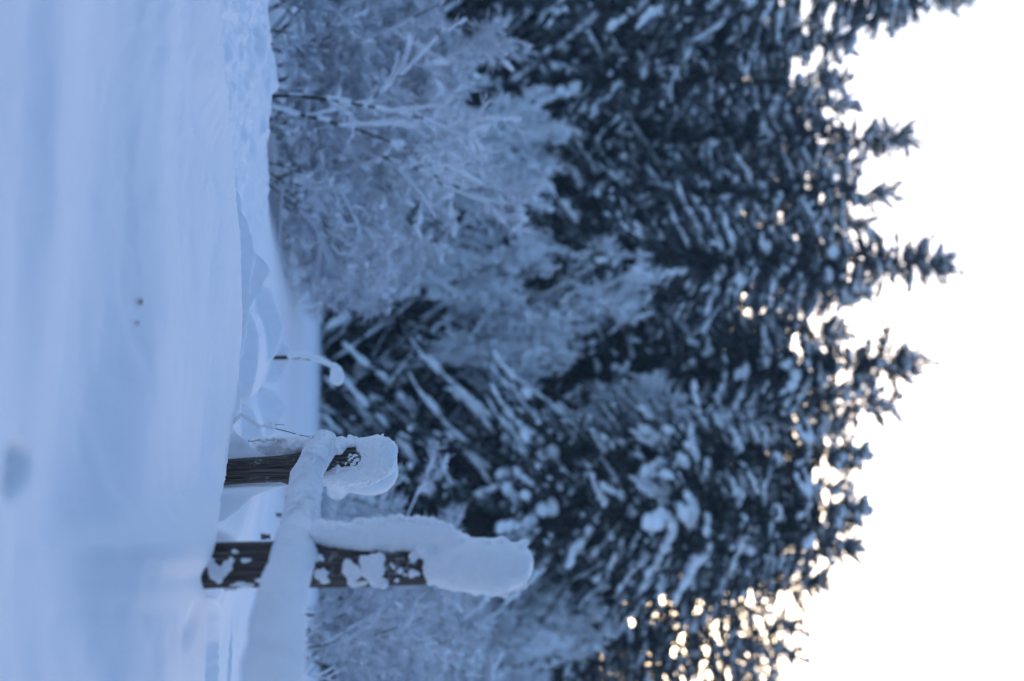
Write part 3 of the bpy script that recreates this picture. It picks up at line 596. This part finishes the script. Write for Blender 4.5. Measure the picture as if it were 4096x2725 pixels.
# ------------------------------------------------------------------ rails
def rail(pts, label, seed, n=700, ribs=1.0, groove=0.0):
    """pts: (X, Y, d, radius) ; snow coat with wind ribs around a log"""
    W = np.array([P(*p[:3]) for p in pts]); r0 = np.array([p[3] for p in pts])
    k = np.arange(len(W)); t = np.linspace(0, len(W) - 1, n)
    def cr(vals):
        out = np.empty((n, vals.shape[1])); 
        for q, tt in enumerate(t):
            i = min(int(tt), len(W) - 2); f = tt - i; a = vals[max(i - 1, 0)]; b = vals[i]; c = vals[i + 1]; d = vals[min(i + 2, len(W) - 1)]
            out[q] = .5 * (2 * b + (c - a) * f + (2 * a - 5 * b + 4 * c - d) * f * f + (3 * b - a - 3 * c + d) * f ** 3)
        return out
    C = cr(W); R = cr(r0[:, None])[:, 0]; T = unit(np.gradient(C, axis=0)); S = unit(np.cross(T, np.array([[0, 0, 1.]]))); U = np.cross(S, T)
    s = np.concatenate([[0], np.cumsum(np.linalg.norm(np.diff(C, axis=0), axis=1))])
    m = 80; an = np.arange(m) / m * 2 * math.pi; A, SS = np.meshgrid(an, s)
    org = C[0].copy()
    e = empty('fence_rail', org, label, 'fence rail', 'snow-coated rails of the old fence')
    def skin(rad, nm, mt):
        ring = (np.cos(A)[..., None] * S[:, None] + np.sin(A)[..., None] * U[:, None])
        V = C[:, None] + ring * rad[..., None]
        ix = np.arange(n * m).reshape(n, m); nxt = np.roll(ix, -1, 1); f = np.stack([ix[:-1], ix[1:], nxt[1:], nxt[:-1]], -1).reshape(-1, 4)
        V = V.reshape(-1, 3); V = np.vstack([V, C[0], C[-1]])
        c1 = np.array([[ix[0, q], nxt[0, q], len(V) - 2] for q in range(m)]); c2 = np.array([[nxt[-1, q], ix[-1, q], len(V) - 1] for q in range(m)])
        return link(nm, mesh(nm, V - org, [f, np.concatenate([c1, c2])], mt), e)
    q3 = np.stack([np.cos(A) * 1.2, np.sin(A) * 1.2, SS * 7], -1)
    warp = .012 * noise3(np.stack([np.cos(A) * 2, np.sin(A) * 2, SS * 12], -1), seed) + .012 * np.sin(A * 1 + 1.2)
    ph = (SS + warp) / .0145 * 2 * math.pi
    rib = (.5 + .5 * np.sin(ph)) ** 1.3 * .009 * np.clip(.75 + .8 * noise3(q3 * 1.7, seed + 3), .15, 1.4) + (.5 + .5 * np.sin(ph * .47 + 1)) * .002
    fine = .0022 * fbm3(np.stack([np.cos(A) * 4, np.sin(A) * 4, SS * 60], -1), 3, seed + 4)
    rad = R[:, None] * (1 + .05 * noise3(q3, seed + 1)) + ribs * rib + fine
    rad = rad + .006 * np.maximum(0, np.sin(A))          # a little deeper on top
    if groove:                                            # two lobes running along the far end
        g = np.exp(-((A - 2.15) / .22) ** 2); rad = rad - groove * g * (1 - sstep(.35, .75, SS))
        rad = rad * (1 - .5 * (1 - sstep(0, .035, SS)) ** 2)
    skin(rad, 'snow_coat', M_RIME)
    lr = R * .62; skin(np.repeat(lr[:, None], m, 1) * (1 + .05 * noise3(q3, seed + 7)), 'log', M_WOOD)
    return e
r1 = rail([(1300, 1752, 6.12, .040), (1284, 1790, 6.02, .050), (1262, 1830, 5.93, .053), (1231, 1888, 5.84, .053), (1212, 1973, 5.5, .053), (1204, 2059, 5.05, .051), (1192, 2130, 4.55, .050), (1180, 2180, 4.15, .045)],
          'thin far rail crusted in finely ribbed white rime, ending at the leaning post', 70, 1000, 1.0, .012)
r2 = rail([(1192, 2112, 4.35, .040), (1180, 2150, 4.15, .051), (1176, 2190, 3.98, .055), (1150, 2290, 3.76, .055), (1118, 2420, 3.42, .057), (1100, 2560, 3.1, .058), (1088, 2725, 2.82, .057), (1070, 2980, 2.45, .057), (1040, 3400, 2.05, .057)],
          'thick blurred near rail under smooth snow, running out past the tall capped post', 80, 500, .3)
r3 = rail([(1250, 1842, 6.2, .045), (1290, 1862, 6.8, .05), (1330, 1900, 7.5, .055), (1350, 1935, 7.8, .058), (1345, 1962, 7.95, .052)],
          'short snowy rail running back from the leaning post to the hidden post', 90, 200, .3)
# wire tie where the rail is bound to the tall post
def tube_path(pts, r, n=8):
    pts = np.array(pts); A = pts[:-1]; B = pts[1:]; r = np.broadcast_to(np.asarray(r, float), (len(pts),)); return tubes(A, B, r[:-1], r[1:], n)
tie = []
for a in np.linspace(0, 6.28, 20):
    c = P(1200, 2155, 4.06); tie.append(c + np.array([.02 * math.cos(a) , .075 * math.cos(a), .066 * math.sin(a)]))
v, f = tube_path(tie, .006)
c = P(1262, 2140, 4.0)
o = link('wire_tie', mesh('wire_tie', v - c, f, M_WIRE), None, label='dark wire tie binding the rail to the tall snow-capped post', category='wire tie'); o.location = c

# ------------------------------------------------------------------ small things
# capped stake out in the drifts
DS = 10.2; b = P(1130, 1431, DS); g = b.copy(); g[2] = gz(b[0], b[1]) - .03
st = empty('stake', g, 'thin leaning stake in the drifts with one drop-shaped snow cap at its tip', 'stake')
v, f = tube_path([g + [0, 0, -.1], b, P(1207, 1427, DS), P(1268, 1438, DS), P(1324, 1462, DS), P(1345, 1480, DS)], [.014, .014, .016, .016, .012, .01])
link('stick', mesh('stick', v - g, f, M_WOOD), st)
link('snow_cap', blob_mesh('snow_cap', [E(1348, 1505, DS, 29, 36, .05), E(1345, 1485, DS, 24, 26, .04), E(1338, 1470, DS, 14, 20, .03), E(1352, 1522, DS, 20, 22, .035)], .006, M_FSNOW, .001, 30, g, 62), st)
link('snow_coat', blob_mesh('snow_coat', chain([(1160, 1424, DS - .01, 14, 13, .024), (1190, 1422, DS, 14, 13, .024), (1230, 1424, DS, 14, 13, .028), (1280, 1438, DS, 15, 14, .028), (1325, 1460, DS, 12, 12, .02)], 8), .006, M_FSNOW, .002, 30, g, 63), st)
# bent grass stalk with clumps of snow by the leaning post
DG = 6.0; g = P(930, 1694, DG); g[2] = gz(g[0], g[1]) - .01
gs = empty('grass_stalk', g, 'bent dry grass stalk loaded with snow clumps, its thin tip touching the leaning post', 'grass')
path = [g, P(945, 1672, DG), P(968, 1656, DG), P(990, 1670, DG), P(1020, 1694, DG), P(1060, 1705, DG), P(1105, 1716, DG), P(1150, 1727, DG), P(1202, 1741, DG), P(1265, 1755, DG)]
v, f = tube_path(path, [.0022] * 7 + [.002, .0018, .0012], 6); v2, f2 = tube_path([P(1070, 1704, DG), P(1110, 1699, DG), P(1139, 1698, DG)], [.0014, .0014, .0008], 6)
link('stem', mesh('stem', np.concatenate([v, v2]) - g, np.concatenate([f, f2 + len(v)]), M_GRASS), gs)
el = []
for (X, Y, a, b_) in [(935, 1686, 9, 9), (945, 1676, 9, 8), (954, 1666, 9, 8), (964, 1658, 10, 9), (974, 1659, 9, 10), (983, 1668, 9, 9), (993, 1671, 10, 10), (1003, 1682, 10, 8), (1014, 1688, 11, 9), (1026, 1698, 11, 8), (1038, 1704, 9, 8), (1050, 1704, 8, 6), (1062, 1700, 8, 7), (1074, 1706, 9, 9), (1086, 1702, 10, 9), (1097, 1708, 9, 9)]:
    el.append(E(X, Y, DG, a, b_, .009))
link('snow_clump', blob_mesh('snow_clump', el, .0028, M_FSNOW, .002, 110, g, 64, 0, 1), gs)
el = [E(1230, 1742, DG, 9, 5, .006), E(1245, 1745, DG, 10, 8, .008)]
el2 = [E(1188, 1735, DG, 4, 4, .004), E(1194, 1739, DG, 5, 4, .004), E(1182, 1738, DG, 3, 3, .003)]
link('snow_clump', blob_mesh('snow_clump', el, .0026, M_FSNOW, .002, 110, g, 65, 0, 1), gs)
link('snow_clump', blob_mesh('snow_clump', el2, .0026, M_FSNOW, .001, 110, g, 66, 0, 0), gs)
# two evergreen seedling tips poking out of the drift behind the rail
for (X, Y, d, s, lab) in [(1118, 2060, 8.6, .04, 'smaller dark green seedling tip in the drift behind the ribbed rail'), (1058, 2150, 7.6, .055, 'larger dark green seedling tip in the drift by the tall capped post')]:
    base = hit(X - 14, Y); c = base + [0, 0, s * .7]; base = base - [0, 0, .02]; rs = np.random.default_rng(int(X))
    sd_ = empty('evergreen_seedling', base, lab, 'seedling')
    hgt = c[2] + s * .4 - base[2]; v, f = tube_path([[0, 0, 0], [0, 0, hgt]], [.004, .002], 5); link('stem', mesh('stem', v, f, M_BARK), sd_)
    n = 90; zt = rs.uniform(hgt - s * 1.3, hgt, n); a = rs.uniform(0, 6.28, n); dr = unit(np.stack([np.cos(a), np.sin(a), rs.uniform(-.2, .8, n)], 1)); w = unit(np.cross(dr, [0, 0, 1.])) * .006
    v, f = stamp(BLADE_V, BLADE_F, np.stack([0 * zt, 0 * zt, zt], 1), dr * (s * .6 * rs.uniform(.6, 1.2, (n, 1))), w, np.cross(dr, w)); link('needles', mesh('needles', v, f, M_NEEDLE, False), sd_)
# two bits of dead leaf on the near snow
for (X, Y, d, s, lab) in [(550, 1205, 2.95, .013, 'brownish dead leaf scrap lying on the near snow'), (535, 1290, 2.85, .008, 'smaller grey leaf crumb lying beside the brownish one')]:
    c = hit(X, Y); zz = c[2]; s = s * .7
    th = np.linspace(0, 2 * math.pi, 15)[:-1]; ring = np.stack([np.cos(th) * s * 1.3, np.sin(th) * s * .8 * (1 + .25 * np.sin(3 * th)), .25 * s * np.cos(2 * th) + .006], 1)
    V = np.vstack([ring, ring - [0, 0, .0015], [[0, 0, .001]], [[0, 0, -.0005]]]); n = 14
    f3 = np.array([[k, (k + 1) % n, 2 * n] for k in range(n)] + [[n + (k + 1) % n, n + k, 2 * n + 1] for k in range(n)]); f4 = np.array([[k, n + k, n + (k + 1) % n, (k + 1) % n] for k in range(n)])
    o = link('dead_leaf', mesh('dead_leaf', V, [f3, f4], M_LEAF), None, label=lab, category='leaf'); o.location = (c[0], c[1], zz + .003); o.rotation_euler = (.2, .1, 1)

# cold air between the viewer and the wood
if HAZE > 0:
    bx = np.array([[x, y, z] for x in (-1050, 1050) for y in (-420, 660) for z in (-1.0, 32)], float); 
    fc = np.array([[0, 1, 3, 2], [4, 6, 7, 5], [0, 4, 5, 1], [2, 3, 7, 6], [0, 2, 6, 4], [1, 5, 7, 3]])
    hm = bpy.data.materials.new('haze_air'); hm.use_nodes = True; hn = hm.node_tree; hn.nodes.remove(hn.nodes['Principled BSDF'])
    pv = hn.nodes.new('ShaderNodeVolumePrincipled'); pv.inputs['Density'].default_value = HAZE; pv.inputs['Color'].default_value = (.72, .84, 1, 1)
    hn.links.new(pv.outputs[0], hn.nodes['Material Output'].inputs['Volume'])
    link('haze', mesh('haze', bx, fc, hm, False), kind='stuff')
